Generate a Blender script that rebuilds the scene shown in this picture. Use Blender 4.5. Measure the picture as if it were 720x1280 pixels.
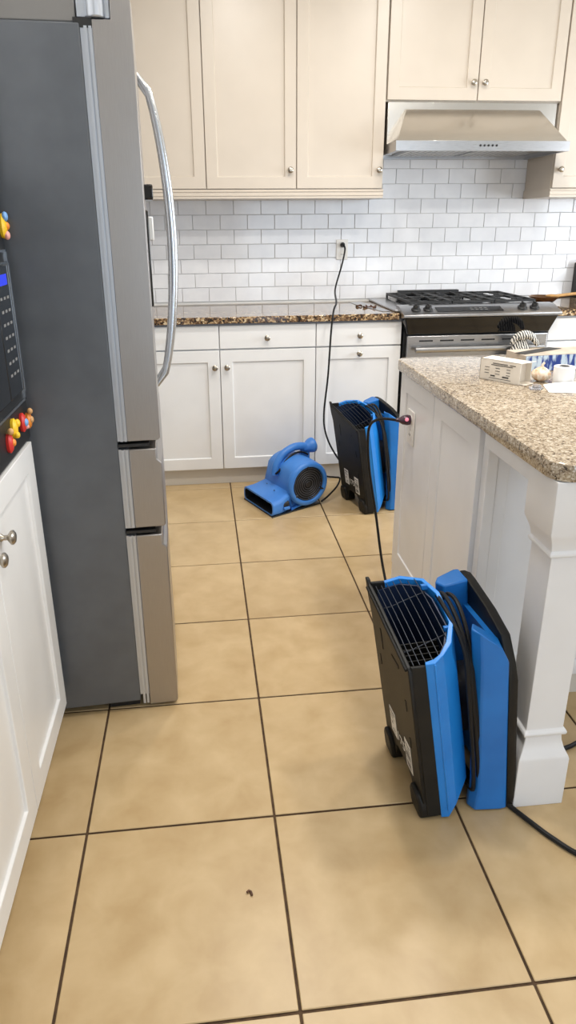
import bpy, bmesh, math, random
from mathutils import Matrix, Vector
random.seed(7)
sc = bpy.context.scene
for o in list(bpy.data.objects): bpy.data.objects.remove(o)
COL = sc.collection
PI = math.pi

# ------------------------------------------------------------------ camera
cam_d = bpy.data.cameras.new('camera'); cam = bpy.data.objects.new('camera', cam_d); COL.objects.link(cam)
RR, UU, FF = Vector((0.994, -0.1095, -0.008)), Vector((0.045, 0.34, 0.9394)), Vector((0.1001, 0.934, -0.3428))
FF.normalize(); RR = (RR - FF*RR.dot(FF)).normalized(); UU = RR.cross(FF)
M = Matrix(((RR.x, UU.x, -FF.x, -0.1284), (RR.y, UU.y, -FF.y, -0.8561), (RR.z, UU.z, -FF.z, 1.3860), (0, 0, 0, 1)))
cam.matrix_world = M
cam_d.sensor_fit = 'VERTICAL'; cam_d.sensor_height = 24
cam_d.lens = 24*860.34/1280
cam_d.shift_x = 14.5/1280; cam_d.shift_y = -47.0/1280
cam_d.clip_start = 0.02
sc.camera = cam

# ------------------------------------------------------------------ light and exposure
sc.view_settings.view_transform = 'Standard'; sc.view_settings.look = 'None'
sc.view_settings.exposure = -0.68; sc.view_settings.gamma = 1.0; sc.view_settings.use_curve_mapping = False
world = bpy.data.worlds.new('world'); sc.world = world; world.use_nodes = True
wb = world.node_tree.nodes['Background']; wb.inputs[0].default_value = (0.80, 0.88, 1.0, 1); wb.inputs[1].default_value = 1.0

def area(name, loc, target, size, power, color, size_y=None, shape=None):
    l = bpy.data.lights.new(name, 'AREA'); l.energy = power; l.color = color
    l.shape = shape or ('RECTANGLE' if size_y else 'SQUARE'); l.size = size
    if size_y: l.size_y = size_y
    o = bpy.data.objects.new(name, l); COL.objects.link(o); o.location = loc
    d = Vector(target) - Vector(loc); o.rotation_euler = d.to_track_quat('-Z', 'Y').to_euler()
    return o
WARM = (1.0, 0.955, 0.89); COOL = (0.86, 0.93, 1.0)
DOWNLIGHTS = [(0.25, 0.95, 26), (1.25, 0.95, 26), (0.15, 1.85, 22), (1.2, 1.85, 22), (0.30, 0.0, 5), (1.5, 0.0, 5), (0.2, -1.2, 8), (1.9, -1.2, 8)]
for (x, y, w_) in DOWNLIGHTS:
    area('downlight_lamp', (x, y, 2.735), (x, y, 0), 0.20, w_, WARM, shape='DISK')
# daylight of the glazed door and window behind and to the right of the camera
area('patio_daylight', (1.7, -3.62, 1.15), (1.4, 0.5, 0.9), 2.3, 82, (0.72, 0.86, 1.0), size_y=2.1)
area('side_daylight', (3.56, 1.5, 1.5), (0.6, 2.3, 0.7), 1.8, 110, COOL, size_y=1.3)

# ------------------------------------------------------------------ helpers
ROOTM = {}
class MB:
    def __init__(s): s.v = []; s.f = []; s.mi = []
    def add(s, vs, fs, m=0):
        n = len(s.v); s.v += [Vector(v) for v in vs]; s.f += [tuple(i+n for i in f) for f in fs]; s.mi += [m]*len(fs); return s
    def box(s, x0, x1, y0, y1, z0, z1, m=0):
        return s.add([(x0,y0,z0),(x1,y0,z0),(x1,y1,z0),(x0,y1,z0),(x0,y0,z1),(x1,y0,z1),(x1,y1,z1),(x0,y1,z1)],
                     [(0,3,2,1),(4,5,6,7),(0,1,5,4),(1,2,6,5),(2,3,7,6),(3,0,4,7)], m)
    def loft(s, secs, closed=True, caps=True, m=0):
        n = len(secs[0]); vs = [v for sec in secs for v in sec]; fs = []
        for k in range(len(secs)-1):
            for i in range(n if closed else n-1):
                j = (i+1) % n
                fs.append((k*n+i, k*n+j, (k+1)*n+j, (k+1)*n+i))
        if caps and closed:
            fs.append(tuple(reversed(range(n)))); fs.append(tuple((len(secs)-1)*n+i for i in range(n)))
        return s.add(vs, fs, m)
    def prism(s, poly, axis, a, b, m=0):
        def mk(p, t):
            return {'x': (t, p[0], p[1]), 'y': (p[0], t, p[1]), 'z': (p[0], p[1], t)}[axis]
        return s.loft([[mk(p, a) for p in poly], [mk(p, b) for p in poly]], m=m)
    def tube(s, pts, r, n=8, m=0, closed=False, flat=1.0):
        pts = [Vector(p) for p in pts]; secs = []; N = len(pts); prev = None
        for i, p in enumerate(pts):
            if closed: t = pts[(i+1) % N] - pts[i-1]
            else: t = pts[min(i+1, N-1)] - pts[max(i-1, 0)]
            t.normalize()
            if prev is None:
                up = Vector((0,0,1)) if abs(t.z) < .9 else Vector((1,0,0))
                a = t.cross(up).normalized()
            else:
                a = (prev - t*prev.dot(t)).normalized()
            prev = a; b = t.cross(a)
            rr = r[i] if isinstance(r, (list, tuple)) else r
            secs.append([p + a*math.cos(2*PI*k/n)*rr + b*math.sin(2*PI*k/n)*rr*flat for k in range(n)])
        if closed: secs.append(secs[0])
        return s.loft(secs, caps=not closed, m=m)
    def lathe(s, prof, o, ax, n=16, m=0, caps=True):
        o = Vector(o); ax = Vector(ax).normalized()
        up = Vector((0,0,1)) if abs(ax.z) < .9 else Vector((1,0,0))
        a = ax.cross(up).normalized(); b = ax.cross(a)
        return s.loft([[o + ax*h + (a*math.cos(2*PI*k/n) + b*math.sin(2*PI*k/n))*max(r, 1e-4) for k in range(n)] for (h, r) in prof], m=m, caps=caps)
    def sphere(s, c, rx, ry=None, rz=None, n=10, k=7, m=0, jit=0):
        ry = ry or rx; rz = rz or rx; c = Vector(c); secs = []
        for i in range(k+1):
            t = PI*i/k
            ring = []
            for j in range(n):
                q = 2*PI*j/n; w = 1 + (random.uniform(-jit, jit) if jit else 0)
                ring.append(c + Vector((rx*math.sin(t)*math.cos(q)*w, ry*math.sin(t)*math.sin(q)*w, -rz*math.cos(t)*w)))
            secs.append(ring)
        return s.loft(secs, m=m)
    def xf(s, Mx):
        s.v = [Mx @ v for v in s.v]; return s
    def join(s, o, m=0):
        n = len(s.v); s.v += o.v; s.f += [tuple(i+n for i in f) for f in o.f]; s.mi += [k+m for k in o.mi]; return s

def rootof(o):
    while o.parent: o = o.parent
    return o
def part(name, mb, mats, parent=None, local=False, bevel=0, smooth=40, seg=2, label=None, kind=None, sub=0):
    vs = mb.v
    if parent is not None and not local:
        Mi = ROOTM[rootof(parent).name].inverted(); vs = [Mi @ v for v in vs]
    me = bpy.data.meshes.new(name); me.from_pydata([tuple(v) for v in vs], [], mb.f)
    if not isinstance(mats, (list, tuple)): mats = [mats]
    for q in mats: me.materials.append(q)
    for p, k in zip(me.polygons, mb.mi): p.material_index = k
    bm = bmesh.new(); bm.from_mesh(me)
    bmesh.ops.remove_doubles(bm, verts=bm.verts, dist=1e-6)
    bmesh.ops.recalc_face_normals(bm, faces=bm.faces); bm.to_mesh(me); bm.free()
    if smooth:
        for p in me.polygons: p.use_smooth = True
        me.set_sharp_from_angle(angle=math.radians(smooth))
    o = bpy.data.objects.new(name, me); COL.objects.link(o)
    if parent is not None: o.parent = parent
    if bevel:
        b = o.modifiers.new('bevel', 'BEVEL'); b.width = bevel; b.segments = seg; b.limit_method = 'ANGLE'; b.angle_limit = math.radians(35)
        b.harden_normals = False
    if sub:
        b = o.modifiers.new('sub', 'SUBSURF'); b.levels = sub; b.render_levels = sub
    if label: o['label'] = label
    if kind: o['kind'] = kind
    return o
def thing(name, label, cat, loc=(0,0,0), rz=0, group=None):
    o = bpy.data.objects.new(name, None); COL.objects.link(o); o.empty_display_size = .05
    o.location = loc; o.rotation_euler = (0, 0, rz); o['label'] = label; o['category'] = cat
    if group: o['group'] = group
    ROOTM[o.name] = Matrix.Translation(loc) @ Matrix.Rotation(rz, 4, 'Z')
    return o
def tag(o, label, cat, group=None):
    o['label'] = label; o['category'] = cat
    if group: o['group'] = group
    return o
def struct(name, mb, mat, **k):
    o = part(name, mb, mat, **k); o['kind'] = 'structure'; ROOTM[o.name] = Matrix.Identity(4); return o
def spline(pts, n=8, closed=False):
    P = [Vector(p) for p in pts]; out = []; N = len(P)
    rng = range(N) if closed else range(N-1)
    for i in rng:
        if closed: a, b, c, d = P[i-1], P[i], P[(i+1) % N], P[(i+2) % N]
        else: a, b, c, d = P[max(i-1,0)], P[i], P[i+1], P[min(i+2, N-1)]
        for k in range(n):
            t = k/n
            out.append(0.5*((2*b) + (c-a)*t + (2*a-5*b+4*c-d)*t*t + (3*b-a-3*c+d)*t**3))
    if not closed: out.append(P[-1])
    return out

# ------------------------------------------------------------------ materials
MATS = {}
def base(name, col, rough=.5, metal=0, coat=0, spec=.5):
    m = bpy.data.materials.new(name); m.use_nodes = True; b = m.node_tree.nodes['Principled BSDF']
    b.inputs['Base Color'].default_value = (*col, 1); b.inputs['Roughness'].default_value = rough
    b.inputs['Metallic'].default_value = metal; b.inputs['Coat Weight'].default_value = coat
    b.inputs['Specular IOR Level'].default_value = spec
    MATS[name] = m; return m
def srgb(r, g, b):
    f = lambda c: ((c/255+.055)/1.055)**2.4 if c/255 > .04045 else c/255/12.92
    return (f(r), f(g), f(b))
def noisy(m, col1, col2, scale, detail=4, lo=.35, hi=.65, rough=None, bump=0, bscale=None, stretch=None, objrand=0, dist=0.0):
    nt = m.node_tree; N = nt.nodes; L = nt.links; b = N['Principled BSDF']
    tc = N.new('ShaderNodeTexCoord'); src = tc.outputs['Object']
    if objrand:
        oi = N.new('ShaderNodeObjectInfo'); va = N.new('ShaderNodeVectorMath'); va.operation = 'ADD'
        sc_ = N.new('ShaderNodeMath'); sc_.operation = 'MULTIPLY'; sc_.inputs[1].default_value = 31.0
        L.new(oi.outputs['Random'], sc_.inputs[0]); L.new(src, va.inputs[0]); L.new(sc_.outputs[0], va.inputs[1]); src = va.outputs[0]
    if stretch:
        mp = N.new('ShaderNodeMapping'); mp.inputs['Scale'].default_value = stretch; L.new(src, mp.inputs[0]); src = mp.outputs[0]
    n = N.new('ShaderNodeTexNoise'); n.inputs['Scale'].default_value = scale; n.inputs['Detail'].default_value = detail
    n.inputs['Distortion'].default_value = dist
    L.new(src, n.inputs['Vector'])
    r = N.new('ShaderNodeValToRGB'); r.color_ramp.elements[0].position = lo; r.color_ramp.elements[1].position = hi
    r.color_ramp.elements[0].color = (*col1, 1); r.color_ramp.elements[1].color = (*col2, 1)
    L.new(n.outputs['Fac'], r.inputs[0]); L.new(r.outputs[0], b.inputs['Base Color'])
    if objrand:
        hs = N.new('ShaderNodeHueSaturation'); mr = N.new('ShaderNodeMapRange')
        mr.inputs[3].default_value = 1-objrand; mr.inputs[4].default_value = 1+objrand
        L.new(oi.outputs['Random'], mr.inputs[0]); L.new(mr.outputs[0], hs.inputs['Value']); L.new(r.outputs[0], hs.inputs['Color']); L.new(hs.outputs[0], b.inputs['Base Color'])
    if rough:
        m2 = N.new('ShaderNodeMapRange'); m2.inputs[3].default_value = rough[0]; m2.inputs[4].default_value = rough[1]
        L.new(n.outputs['Fac'], m2.inputs[0]); L.new(m2.outputs[0], b.inputs['Roughness'])
    if bump:
        n2 = N.new('ShaderNodeTexNoise'); n2.inputs['Scale'].default_value = bscale or scale; n2.inputs['Detail'].default_value = 5
        L.new(src, n2.inputs['Vector'])
        bp = N.new('ShaderNodeBump'); bp.inputs['Strength'].default_value = bump; bp.inputs['Distance'].default_value = .002
        L.new(n2.outputs['Fac'], bp.inputs['Height']); L.new(bp.outputs[0], b.inputs['Normal'])
    return m
M_tile = noisy(base('floor_tile', (1,1,1), .35, coat=.0), srgb(182,155,113), srgb(200,175,134), 11, 9, .3, .72, rough=(.26,.42), bump=.10, bscale=30, objrand=.03, dist=.3)
M_grout = noisy(base('floor_grout', (1,1,1), .85), srgb(62,44,28), srgb(88,66,44), 40, 3)
M_wtile = noisy(base('glazed_white_tile', (1,1,1), .12), srgb(226,227,231), srgb(234,235,238), 9, 3, bump=.10, bscale=14, objrand=.012)
M_wgrout = base('wall_grout', srgb(216,215,213), .7)
M_wall = noisy(base('wall_paint', (1,1,1), .7), srgb(226,225,222), srgb(230,229,226), 30, 2)
M_ceil = base('ceiling_paint', srgb(240,237,230), .8)
M_cab = noisy(base('cabinet_paint', (1,1,1), .32), srgb(232,232,232), srgb(236,236,236), 6, 2)
M_ucab = noisy(base('upper_cabinet_paint', (1,1,1), .32), srgb(203,192,178), srgb(206,195,181), 6, 2)
M_isl = noisy(base('island_paint', (1,1,1), .34), srgb(228,228,230), srgb(233,233,235), 6, 2, bump=.05, bscale=60)
M_toe = base('toe_kick_paint', srgb(214,208,198), .5)
M_nickel = base('brushed_nickel', srgb(176,168,156), .28, 1)
M_steel = noisy(base('stainless_steel', (1,1,1), .28, 1), srgb(176,176,178), srgb(192,192,194), 30, 3, rough=(.24,.34), stretch=(1,40,40))
M_hood = noisy(base('hood_steel', (1,1,1), .3, 1), srgb(204,200,194), srgb(212,208,202), 30, 3, rough=(.20,.28), stretch=(1,40,40))
M_fdoor = noisy(base('fridge_door_steel', (1,1,1), .3, .9), srgb(166,162,160), srgb(170,166,164), 20, 3, rough=(.30,.36), stretch=(30,30,1))
M_fside = noisy(base('fridge_side_grey', (1,1,1), .38, .35), srgb(98,102,108), srgb(104,108,114), 12, 3, rough=(.30,.42), bump=.03, bscale=200)
M_chrome = base('polished_chrome', srgb(205,208,212), .24, 1)
M_top_shade = base('grey_top_shade', srgb(128,126,124), .45)  # grey tone with shade painted in, for the band above the fridge
M_gasket = base('fridge_trim_silver', srgb(196,202,212), .28, .6)
M_black = base('black_plastic', (.012,.012,.013), .42)
M_glossblack = base('black_glass', (.008,.008,.009), .07)
M_iron = base('cast_iron', (.02,.02,.021), .55)
M_cable = base('black_rubber_cable', (.007,.007,.008), .5, spec=.3)
M_blue = noisy(base('blue_plastic', (1,1,1), .38), srgb(20,106,186), srgb(28,116,198), 8, 3, bump=.06, bscale=180)
M_blue_lit = noisy(base('lit_blue_plastic', (1,1,1), .34), srgb(26,124,212), srgb(34,134,222), 8, 3, bump=.06, bscale=180)  # same blue plastic, brightened to paint light onto the outlet shell
M_blue2 = noisy(base('lighter_blue_plastic', (1,1,1), .42), srgb(56,122,206), srgb(68,134,216), 8, 3, bump=.06, bscale=180)
M_amblack = noisy(base('scuffed_black_plastic', (1,1,1), .5, spec=.3), (.006,.006,.006), (.015,.013,.011), 12, 8, .45, .8, bump=.15, bscale=90)
M_dark = base('dark_inside', (.006,.007,.010), .6)
M_duct_shade = base('shaded_blue_duct', srgb(16,34,66), .5)  # darkened blue: deep shade of the outlet duct put into the colour
M_wire = base('wire_grille_metal', srgb(44,48,56), .45, .6)
M_white = base('white_label', srgb(232,232,230), .45)
M_ink = base('printed_ink', (.02,.02,.02), .6)
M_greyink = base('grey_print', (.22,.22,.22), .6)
M_plate = base('outlet_plastic', srgb(232,229,224), .35)
M_wood = noisy(base('wooden_spoon_wood', (1,1,1), .55), srgb(178,132,78), srgb(204,162,104), 20, 4, stretch=(2,14,14))
M_copper = base('pan_metal', srgb(150,118,92), .3, 1)
M_card = noisy(base('carton_board', (1,1,1), .6), srgb(226,216,202), srgb(236,228,216), 12, 3)
M_kraft = noisy(base('kraft_flap', (1,1,1), .7), srgb(168,156,142), srgb(190,178,164), 16, 3)
M_tape = base('white_tape', srgb(240,240,240), .4)
M_garlic = noisy(base('garlic_skin', (1,1,1), .6), srgb(196,150,108), srgb(240,228,210), 60, 4, .35, .6)
M_paper = base('white_paper', srgb(242,240,236), .6)
M_counterback = None
def granite(name, cols, s1=140, s2=60, rough=.12):
    m = base(name, (1,1,1), rough, coat=.3); nt = m.node_tree; N = nt.nodes; L = nt.links; b = N['Principled BSDF']
    tc = N.new('ShaderNodeTexCoord')
    v = N.new('ShaderNodeTexVoronoi'); v.inputs['Scale'].default_value = s1; L.new(tc.outputs['Object'], v.inputs['Vector'])
    sp = N.new('ShaderNodeSeparateColor'); L.new(v.outputs['Color'], sp.inputs[0])
    n = N.new('ShaderNodeTexNoise'); n.inputs['Scale'].default_value = s2; n.inputs['Detail'].default_value = 6; L.new(tc.outputs['Object'], n.inputs['Vector'])
    mx = N.new('ShaderNodeMath'); mx.operation = 'MULTIPLY_ADD'; mx.inputs[1].default_value = .75
    L.new(sp.outputs[0], mx.inputs[0])
    sub = N.new('ShaderNodeMath'); sub.operation = 'MULTIPLY_ADD'; sub.inputs[1].default_value = 1.3; sub.inputs[2].default_value = -.52
    L.new(n.outputs['Fac'], sub.inputs[0]); L.new(sub.outputs[0], mx.inputs[2])
    r = N.new('ShaderNodeValToRGB'); cr = r.color_ramp; cr.interpolation = 'CONSTANT'
    cr.elements[0].position = 0; cr.elements[0].color = (*cols[0][1], 1); cr.elements[1].position = cols[1][0]; cr.elements[1].color = (*cols[1][1], 1)
    for p, c in cols[2:]:
        e = cr.elements.new(p); e.color = (*c, 1)
    L.new(mx.outputs[0], r.inputs[0]); L.new(r.outputs[0], b.inputs['Base Color'])
    return m
M_gran_i = granite('island_granite', [(0, srgb(66,54,44)), (.12, srgb(120,103,84)), (.28, srgb(154,138,116)), (.50, srgb(174,160,140)), (.78, srgb(198,188,172))], 250, 60, .10)
M_gran_b = granite('counter_granite', [(0, srgb(34,26,22)), (.26, srgb(84,62,44)), (.46, srgb(132,104,74)), (.68, srgb(178,150,112)), (.86, srgb(208,190,158))], 120, 40, .08)

# ------------------------------------------------------------------ room shell
T = .457
b = MB().box(-1.35, 3.7, -3.7, 3.46, -.06, -.004)
floor = struct('floor', b, M_grout)
# floor tiles: one object each, sharing one mesh
tb = MB().box(.003, T-.003, .003, T-.003, -.004, 0.0)
tile0 = None
for i in range(-3, 8):
    for j in range(-5, 7):
        x, y = i*T, j*T
        if tile0 is None:
            o = part('tile', tb, M_tile, floor, local=True, bevel=.0015, seg=1, smooth=0); tile0 = o
        else:
            o = tile0.copy(); COL.objects.link(o); o.parent = floor
        o.location = (x, y, random.uniform(-.0006, .0003))
# the back row is cut off by the toe kick and the wall
wall_back = struct('wall_back', MB().box(-1.35, 3.7, 3.406, 3.52, -.06, 2.80), M_wgrout)
wall_left = struct('wall_left', MB().box(-1.42, -1.30, -3.7, 3.52, -.06, 2.80), M_wall)
b = MB().box(3.6, 3.7, -3.7, 3.52, -.06, .85); b.box(3.6, 3.7, -3.7, 3.52, 2.15, 2.80); b.box(3.6, 3.7, 2.4, 3.52, .85, 2.15); b.box(3.6, 3.7, -3.7, .6, .85, 2.15)
struct('wall_right', b, M_wall)
b = MB().box(-1.35, .55, -3.7, -3.6, -.06, 2.80); b.box(2.85, 3.7, -3.7, -3.6, -.06, 2.80); b.box(.55, 2.85, -3.7, -3.6, 2.2, 2.80)
struct('wall_rear', b, M_wall)
struct('ceiling', MB().box(-1.42, 3.7, -3.7, 3.52, 2.75, 2.85), M_ceil)
b = MB()
for x0, x1 in ((.55,.61),(1.67,1.73),(2.79,2.85)): b.box(x0, x1, -3.68, -3.62, 0, 2.2)
b.box(.61, 2.79, -3.68, -3.62, 2.14, 2.2); b.box(.61, 2.79, -3.68, -3.62, 0, .05)
struct('door_1', b, M_cab)
b = MB()
for y0, y1 in ((.6,.66),(1.47,1.53),(2.34,2.4)): b.box(3.62, 3.68, y0, y1, .85, 2.15)
b.box(3.62, 3.68, .66, 2.34, .85, .9); b.box(3.62, 3.68, .66, 2.34, 2.1, 2.15)
struct('window_1', b, M_cab)
# backsplash tiles
zs = [.935, .946]
rows = [.946 + .0813*k for k in range(13)]
wt0 = {}
def wtile(x0, x1, z0, z1):
    g = .0016
    w, h = round(x1-x0, 4), round(z1-z0, 4)
    if (w, h) not in wt0:
        m = MB().box(0, w-2*g, -.0, .007, 0, h-2*g)
        o = part('tile', m, M_wtile, wall_back, local=True, bevel=.0014, smooth=30); wt0[(w, h)] = o
    else:
        o = wt0[(w, h)].copy(); COL.objects.link(o); o.parent = wall_back
    o.location = (x0+g, 3.3995 + random.uniform(-.0003,.0003), z0+g)
    o.rotation_euler = (random.uniform(-.0015,.0015), 0, random.uniform(-.001,.001))
PW = .1587
for k, z in enumerate(rows):
    ph = .091 if k % 2 == 0 else .091 - PW/2
    # row 6 (z 1.434) has the joint at .091
    zc = z + .04
    i0 = -5
    for i in range(-5, 16):
        x = ph + i*PW
        if x > 2.45: break
        if z > 1.54 and (x + PW < .86 or x > 1.86): continue
        if z > 1.80: continue
        wtile(x, x+PW, z, z+.0813)
# caulk line along the counter
struct('trim_1', MB().box(-1.3, .99, 3.388, 3.3995, .934, .9375), M_white)

# ------------------------------------------------------------------ cabinets
def frame(origin, u, n):
    u = Vector(u); n = Vector(n); v = Vector((0,0,1))
    return Matrix(((u.x, v.x, n.x, origin[0]), (u.y, v.y, n.y, origin[1]), (u.z, v.z, n.z, origin[2]), (0,0,0,1)))
def shaker(w, h, stile=.062, rail=None, th=.02, rec=.008, toprail=None):
    """front in the (u, v) plane, n outwards"""
    rail = rail or stile; toprail = toprail or rail; s = .003
    O = [(0,0),(w,0),(w,h),(0,h)]
    I = [(stile,rail),(w-stile,rail),(w-stile,h-toprail),(stile,h-toprail)]
    J = [(stile+s,rail+s),(w-stile-s,rail+s),(w-stile-s,h-toprail-s),(stile+s,h-toprail-s)]
    mb = MB()
    vs = [(x,y,0) for x,y in O] + [(x,y,th) for x,y in O] + [(x,y,th) for x,y in I] + [(x,y,th-rec) for x,y in J]
    fs = [(3,2,1,0)]
    for i in range(4):
        j = (i+1) % 4
        fs += [(i,j,4+j,4+i), (4+i,4+j,8+j,8+i), (8+i,8+j,12+j,12+i)]
    fs.append((12,13,14,15)); mb.add(vs, fs); return mb
def slab(w, h, th=.02): return MB().box(0, w, 0, h, 0, th)
def knob(F, u, v, n, parent, r=.0155):
    mb = MB().lathe([(0,.008),(.002,.0085),(.006,.0055),(.014,.0055),(.018,.011),(.022,r),(.026,r),(.030,.011),(.031,.004)], (u, v, n), (0,0,1), 16)
    return part('knob', mb.xf(F), M_nickel, parent)
def front(kind, F, u0, u1, v0, v1, parent, mat, kpos=None, toprail=None, stile=.062):
    w, h = u1-u0, v1-v0
    mb = shaker(w, h, toprail=toprail, stile=stile) if kind == 'door' or kind == 'pullout' else slab(w, h)
    mb.xf(F @ Matrix.Translation((u0, v0, 0)))
    o = part('drawer' if kind == 'drawer' else ('pull_out_door' if kind == 'pullout' else 'door'), mb, mat, parent, bevel=.0016)
    if kpos: knob(F, kpos[0], kpos[1], .02, o)
    return o
YF = 2.795   # carcass front of the back run; fronts stand 2 cm proud
def base_cab(x0, x1, label, fronts, rightside=False):
    t = thing('base_cabinet', label, 'cabinet', ((x0+x1)/2, 3.1, 0), group='white base cabinets along the back wall')
    m = MB().box(x0+.001, x1-.001, YF, 3.395, .10, .898)
    part('carcass', m, M_cab, t)
    part('toe_kick', MB().box(x0+.001, x1-.001, 2.82, 2.84, 0, .10), M_toe, t)
    F = frame((0, YF-.0005, 0), (1,0,0), (0,-1,0))
    for f in fronts: front(f[0], F, f[1], f[2], f[3], f[4], t, M_cab, f[5], *( [f[6]] if len(f) > 6 else []))
    return t
g = .0025
base_cab(-1.29, -.545, 'white base cabinet in the back corner hidden behind the fridge', [('drawer', -1.2, -.545-g, .768, .888, (-.87,.82)), ('door', -1.2, -.545-g, .102, .760, None)])
base_cab(-.545, .478, 'white double door base cabinet between fridge and blue fans, one knobbed drawer over each door',
    [('drawer', -.545+g, -.034-g, .768, .888, (-.287,.822)), ('drawer', -.034+g, .478-g, .768, .888, (.217,.822)),
     ('door', -.545+g, -.034-g, .102, .760, (-.062,.672)), ('door', -.034+g, .478-g, .102, .760, (.002,.672))])
base_cab(.478, .943, 'narrow white base cabinet beside the range with a pull-out door under its drawer',
    [('drawer', .478+g, .943-g, .768, .888, (.712,.822)), ('pullout', .478+g, .943-g, .102, .760, (.712,.727))])
base_cab(1.765, 2.45, 'white base cabinet right of the range at the photo edge', [('drawer', 1.765+g, 2.45-g, .768, .888, (2.1,.822)), ('door', 1.765+g, 2.45-g, .102, .760, (1.83,.69))])

def upper_cab(x0, x1, z0, z1, label, doors, mould=True, lside=False):
    t = thing('wall_cabinet', label, 'cabinet', ((x0+x1)/2, 3.23, z0), group='cream wall cabinets above the back counter')
    part('carcass', MB().box(x0, x1, 3.085, 3.3985, z0, z1), M_ucab, t)
    F = frame((0, 3.0845, 0), (1,0,0), (0,-1,0))
    for (u0, u1, kx, kz) in doors: front('door', F, u0+g, u1-g, z0+(.047 if mould else .006), z1-.01, t, M_ucab, (kx, kz), stile=.058)
    if mould:
        y0 = 3.062
        prof = [(3.3975, z0-.001), (y0+.004, z0-.001), (y0+.004, z0+.010), (y0, z0+.012), (y0, z0+.018), (y0+.005, z0+.020), (y0+.005, z0+.030), (y0, z0+.032), (y0, z0+.037), (y0+.006, z0+.043), (3.3975, z0+.043)]
        part('light_rail', MB().prism(prof, 'x', x0-(.006 if lside else 0), x1+(0 if lside else .004)), M_ucab, t)
    return t
upper_cab(-1.29, -.064-.4775, 1.511, 2.60, 'cream wall cabinet in the back left corner behind the fridge', [(-1.2,-.545,-.6,1.65)])
upper_cab(-.5415, .8795, 1.511, 2.60, 'long cream wall cabinet with three tall shaker doors left of the range hood',
          [(-.5415,-.064,-.50,1.645), (-.064,.412,.378,1.647), (.412,.8795,.853,1.647)])
t = upper_cab(.8805, 1.832, 1.976, 2.60, 'cream double door wall cabinet directly above the range hood', [(.8835,1.3665,1.336,2.062), (1.3665,1.829,1.396,2.062)], mould=False)
upper_cab(1.833, 2.45, 1.511, 2.60, 'cream wall cabinet right of the range hood, its side visible below the hood', [(1.833,2.45,1.866,1.650)], lside=True)
struct('trim_2', MB().box(-1.29, 2.45, 3.07, 3.398, 2.601, 2.749), M_ucab)

# countertops of the back run
def topslab(name, label, x0, x1, y0, y1, z0, z1, mat):
    t = part(name, MB().box(x0, x1, y0, y1, z0, z1), mat, bevel=.004, seg=3); tag(t, label, 'countertop'); return t
topslab('granite_countertop', 'brown speckled granite countertop left of the range', -1.295, .920, 2.752, 3.398, .9005, .9345, M_gran_b)
topslab('granite_countertop', 'brown speckled granite countertop right of the range', 1.795, 2.45, 2.752, 3.398, .9005, .9345, M_gran_b)
# grey build-up strip under the countertop
struct('trim_3', MB().box(-1.29, .943, 2.772, 2.79, .889, .8998), base('underlay_grey', srgb(120,124,134), .5))

# ------------------------------------------------------------------ range hood
t = thing('range_hood', 'stainless steel sloped range hood under the double wall cabinet', 'range hood', (1.355, 3.2, 1.725))
xl, xr = .893, 1.815
part('back_box', MB().box(xl, xr, 3.074, 3.3975, 1.745, 1.9745), M_hood, t, bevel=.002)
m = MB(); a = [(.985,3.073,1.936),(1.712,3.073,1.936),(1.712,3.073,1.78),(.985,3.073,1.78)]
m.add([(xl+.01,2.893,1.772),(xr-.01,2.893,1.772),(xr-.01,3.072,1.772),(xl+.01,3.072,1.772),(.985,3.052,1.936),(1.712,3.052,1.936),(1.712,3.072,1.940),(.985,3.072,1.940)],
      [(0,3,2,1),(4,5,6,7),(0,1,5,4),(1,2,6,5),(2,3,7,6),(3,0,4,7)])
part('canopy', m, M_hood, t, bevel=.0015)
m = MB().box(xl, xr, 2.884, 2.904, 1.725, 1.773); m.box(xl, xl+.014, 2.904, 3.39, 1.725, 1.773); m.box(xr-.014, xr, 2.904, 3.39, 1.725, 1.773); m.box(xl, xr, 3.375, 3.39, 1.725, 1.745)
lip = part('front_lip', m, M_steel, t, bevel=.001)
for k in range(5):
    bx = 1.335 + k*.0215
    part('button', MB().lathe([(0,.0055),(.003,.0055),(.0045,.004)], (bx, 2.884, 1.751), (0,-1,0), 12), M_black, lip)
for k in range(2):
    f0 = xl+.10 + k*.37
    ff = part('baffle_filter', MB().box(f0, f0+.35, 2.95, 3.33, 1.738, 1.746), M_steel, t)
    m = MB()
    for q in range(11): m.box(f0+.012+q*.031, f0+.028+q*.031, 2.965, 3.315, 1.7345, 1.738)
    part('baffle', m, M_hood, ff, kind='stuff')
for x in (xl+.06, xr-.06):
    part('hood_lamp', MB().lathe([(0,.028),(-.004,.028),(-.006,.022)], (x, 3.0, 1.745), (0,0,1), 16), M_white, t)

# ------------------------------------------------------------------ range
t = thing('gas_range', 'slide-in gas range with stainless control panel and black cast iron grates', 'range', (1.355, 3.05, 0))
rx0, rx1 = .953, 1.757
part('body', MB().box(rx0, rx1, 2.775, 3.39, .04, .935), M_black, t)
for x in (rx0+.03, rx1-.07):
    part('foot', MB().box(x, x+.04, 2.82, 2.86, 0, .04), M_black, t)
m = MB().prism([(2.80,.9352),(3.39,.9352),(3.39,.947),(2.80,.947)], 'x', .905, 1.80)
part('cooktop', m, M_steel, t, bevel=.004)
part('burner_pan', MB().box(1.0, 1.71, 2.85, 3.36, .9475, .952), M_glossblack, t, bevel=.002)
part('back_vent', MB().box(1.08, 1.46, 3.352, 3.388, .9475, .995), M_black, t, bevel=.004)
for k in range(2):
    for q in range(2):
        bc = (1.13 + k*.43, 2.98 + q*.25, .952)
        bp = part('burner', MB().lathe([(0,.05),(.006,.05),(.008,.038),(.016,.038),(.018,.03)], bc, (0,0,1), 20), M_iron, t)
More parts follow.
